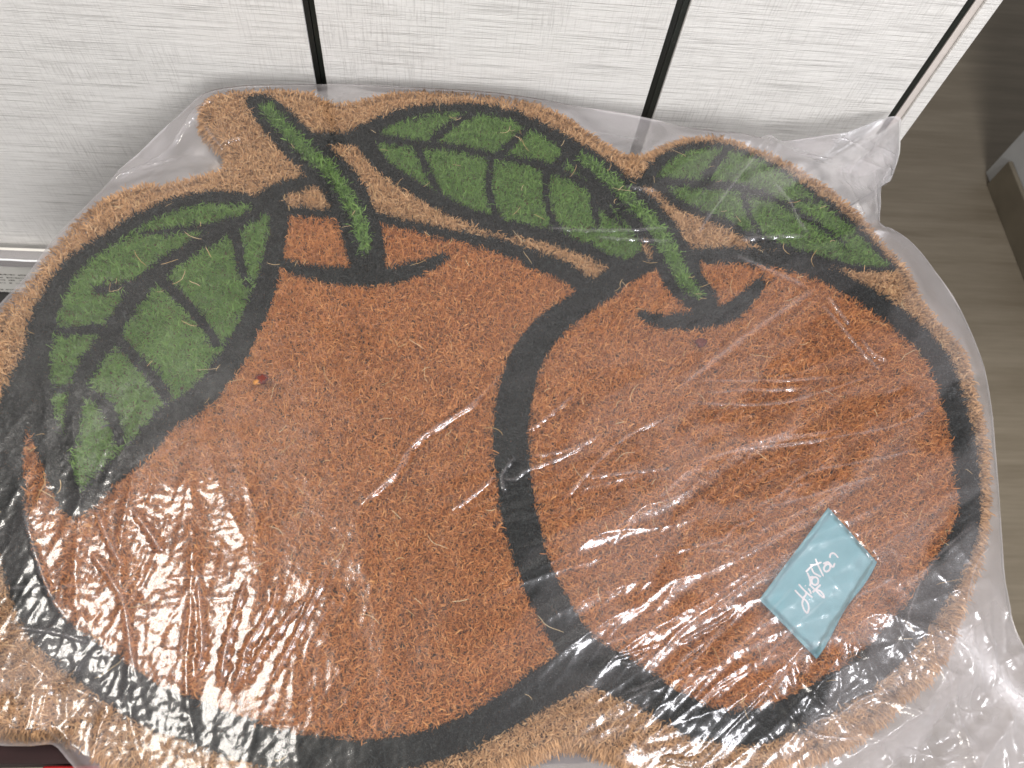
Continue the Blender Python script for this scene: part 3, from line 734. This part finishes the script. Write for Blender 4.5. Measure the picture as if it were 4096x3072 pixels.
crumb_mesh('flake', 0.0052, 0.35, M_CRUMB, cr, (0, 0, 0.0004), 3)
q2 = on_z([(1028, 1532)])[0] - q
crumb_mesh('amber_bit', 0.0032, 0.4, M_CRUMB2, cr, (q2[0], q2[1], 0.0004), 4)
q = on_z([(2803, 1373)])[0]
cr2 = crumb_mesh('crumb', 0.0052, 0.35, M_CRUMB, None, (0, 0, 0), 9); cr2.location = (*q, Z_PILE + 0.0010)
tag(cr2, 'small dark red crumb below the stem of the right orange', 'crumb')

# back sheet, flat under the mat
st2 = 6
P2 = bag_out[::2]
nb = len(P2)
cen = np.array([0.02, 0.28])
Vb = []
for k in (1.0, 0.97, 0.93, 0.85, 0.6, 0.3):
    ring_p = cen + (P2 - cen) * k
    zz = T + 0.0012 + (0.0138 if k == 1.0 else 0.0075 if k == 0.97 else 0.003 if k == 0.93 else 0.0)
    Vb += [(a, b, zz + (0.0008 * math.sin(i * 0.9) if 0.9 < k < 1 else 0)) for i, (a, b) in enumerate(ring_p)]
Vb.append((*cen, T + 0.0012))
Fb = []
for r_ in range(5):
    for i in range(nb):
        Fb.append((r_*nb+i, r_*nb+(i+1) % nb, (r_+1)*nb+(i+1) % nb, (r_+1)*nb+i))
Fb += [(5*nb+i, 5*nb+(i+1) % nb, 6*nb) for i in range(nb)]
mesh_obj('back_film', np.array(Vb) - BO, Fb, M_FILM_BACK, bag, True)

# ------------------------------------------------------------------ things around and under the bag
M_MAROON = plain('dark_maroon_board', (0.014, 0.003, 0.003), 0.95, 0.2, 30)
M_RED = plain('red_board', (0.42, 0.012, 0.014), 0.5, 0.1, 30)
M_BOXBLACK = plain('black_board', (0.012, 0.011, 0.011), 0.6, 0.2, 30)
M_LABEL = plain('label_paper', (0.74, 0.72, 0.67), 0.6, 0.04, 40)
M_PRINT = plain('grey_print', (0.10, 0.09, 0.08), 0.6, 0.1, 40)
crate = empty('carton', 'dark maroon carton with red front under the bagged mat', 'carton', (0.0, 0.25, 0))
RY = on_z([(250, 3062)], T - 0.012)[0][1]
def kp(name, x0, x1, y0, y1, z0, z1, mt, bev=0.002): return box(name, x0, x1, y0 - 0.25, y1 - 0.25, z0, z1, mt, crate, bev)
kp('lid', -0.34, 0.24, RY + 0.001, 0.34, 0.70, T, M_MAROON)
kp('body', -0.33, 0.23, RY + 0.008, 0.33, 0.0, 0.6985, M_MAROON)
kp('front_flap', on_z([(165, 3066)], T - 0.012)[0][0], 0.02, RY - 0.014, RY, 0.0, T - 0.012, M_RED)
bb = box('black_box', -0.98, -0.40, 0.30, 0.60, 0.0, 0.50, M_BOXBLACK, None, 0.003)
tag(bb, 'black box beside the cabinet below the labelled packet', 'box')

YP = 0.585
a = on_y([(0, 1170)], YP)[0]; b = on_y([(0, 1030)], YP)[0]; l0 = on_y([(0, 1066)], YP)[0]
zb, zt, zl_ = a[2], b[2], l0[2]
bb.data.transform(Matrix.Translation((0, 0, 0)))
for v_ in bb.data.vertices:
    if v_.co.z > 0.1: v_.co.z = zb - 0.0005
pk = empty('packet', 'white packet with small printed text at the left edge, wrapped in clear film', 'packet', (-0.6, YP, zb))
PO = np.array([-0.6, YP, zb])
def pp(name, x0, x1, y0, y1, z0, z1, mt, bev=0.0): return box(name, x0 + 0.6, x1 + 0.6, y0 - YP, y1 - YP, z0 - zb, z1 - zb, mt, pk, bev)
pp('label_panel', -0.80, -0.43, YP, YP + 0.03, zb, zl_, M_LABEL, 0.001)
pp('clear_wrap', -0.80, -0.43, YP - 0.001, YP + 0.012, zl_ + 0.0005, zt, M_WRAP, 0.001)
sealV = [(-0.80 + i * 0.02, YP - 0.003, zt + 0.0006 * math.sin(i * 2.1) - 0.0004 * i / 18) for i in range(19)]
tube = []
Fs = []
for i, pnt in enumerate(sealV):
    for k in range(6):
        t_ = k / 6 * 2 * math.pi; tube.append((pnt[0] + 0.6, pnt[1] - YP + 0.0012 * math.cos(t_), pnt[2] - zb + 0.0012 * math.sin(t_)))
    if i:
        for k in range(6): Fs.append(((i-1)*6+k, (i-1)*6+(k+1) % 6, i*6+(k+1) % 6, i*6+k))
M_SEAL = plain('sealed_film_edge', (0.85, 0.86, 0.88), 0.2, 0.03, 40)
mesh_obj('sealed_edge', tube, Fs, M_SEAL, pk)
Vp, Fp = [], []
for row, py in enumerate((1100, 1112, 1122, 1133, 1160, 1170)):
    zc_ = on_y([(0, py - 2)], YP)[0][2]; xx = -0.70
    while xx < -0.50:
        w = 0.001 + 0.0022 * random.random(); hgt = 0.0013 + 0.001 * random.random()
        if random.random() < 0.85:
            bi = len(Vp); dz = 0.0008 * random.random()
            Vp += [(xx + 0.6, -0.0007, zc_ + dz - zb), (xx + w + 0.6, -0.0007, zc_ + dz - zb), (xx + w + 0.6, -0.0007, zc_ + hgt - zb), (xx + 0.6, -0.0007, zc_ + hgt - zb)]
            Fp.append((bi, bi + 1, bi + 2, bi + 3))
        xx += w + 0.0007
mesh_obj('print', Vp, Fp, M_PRINT, pk)
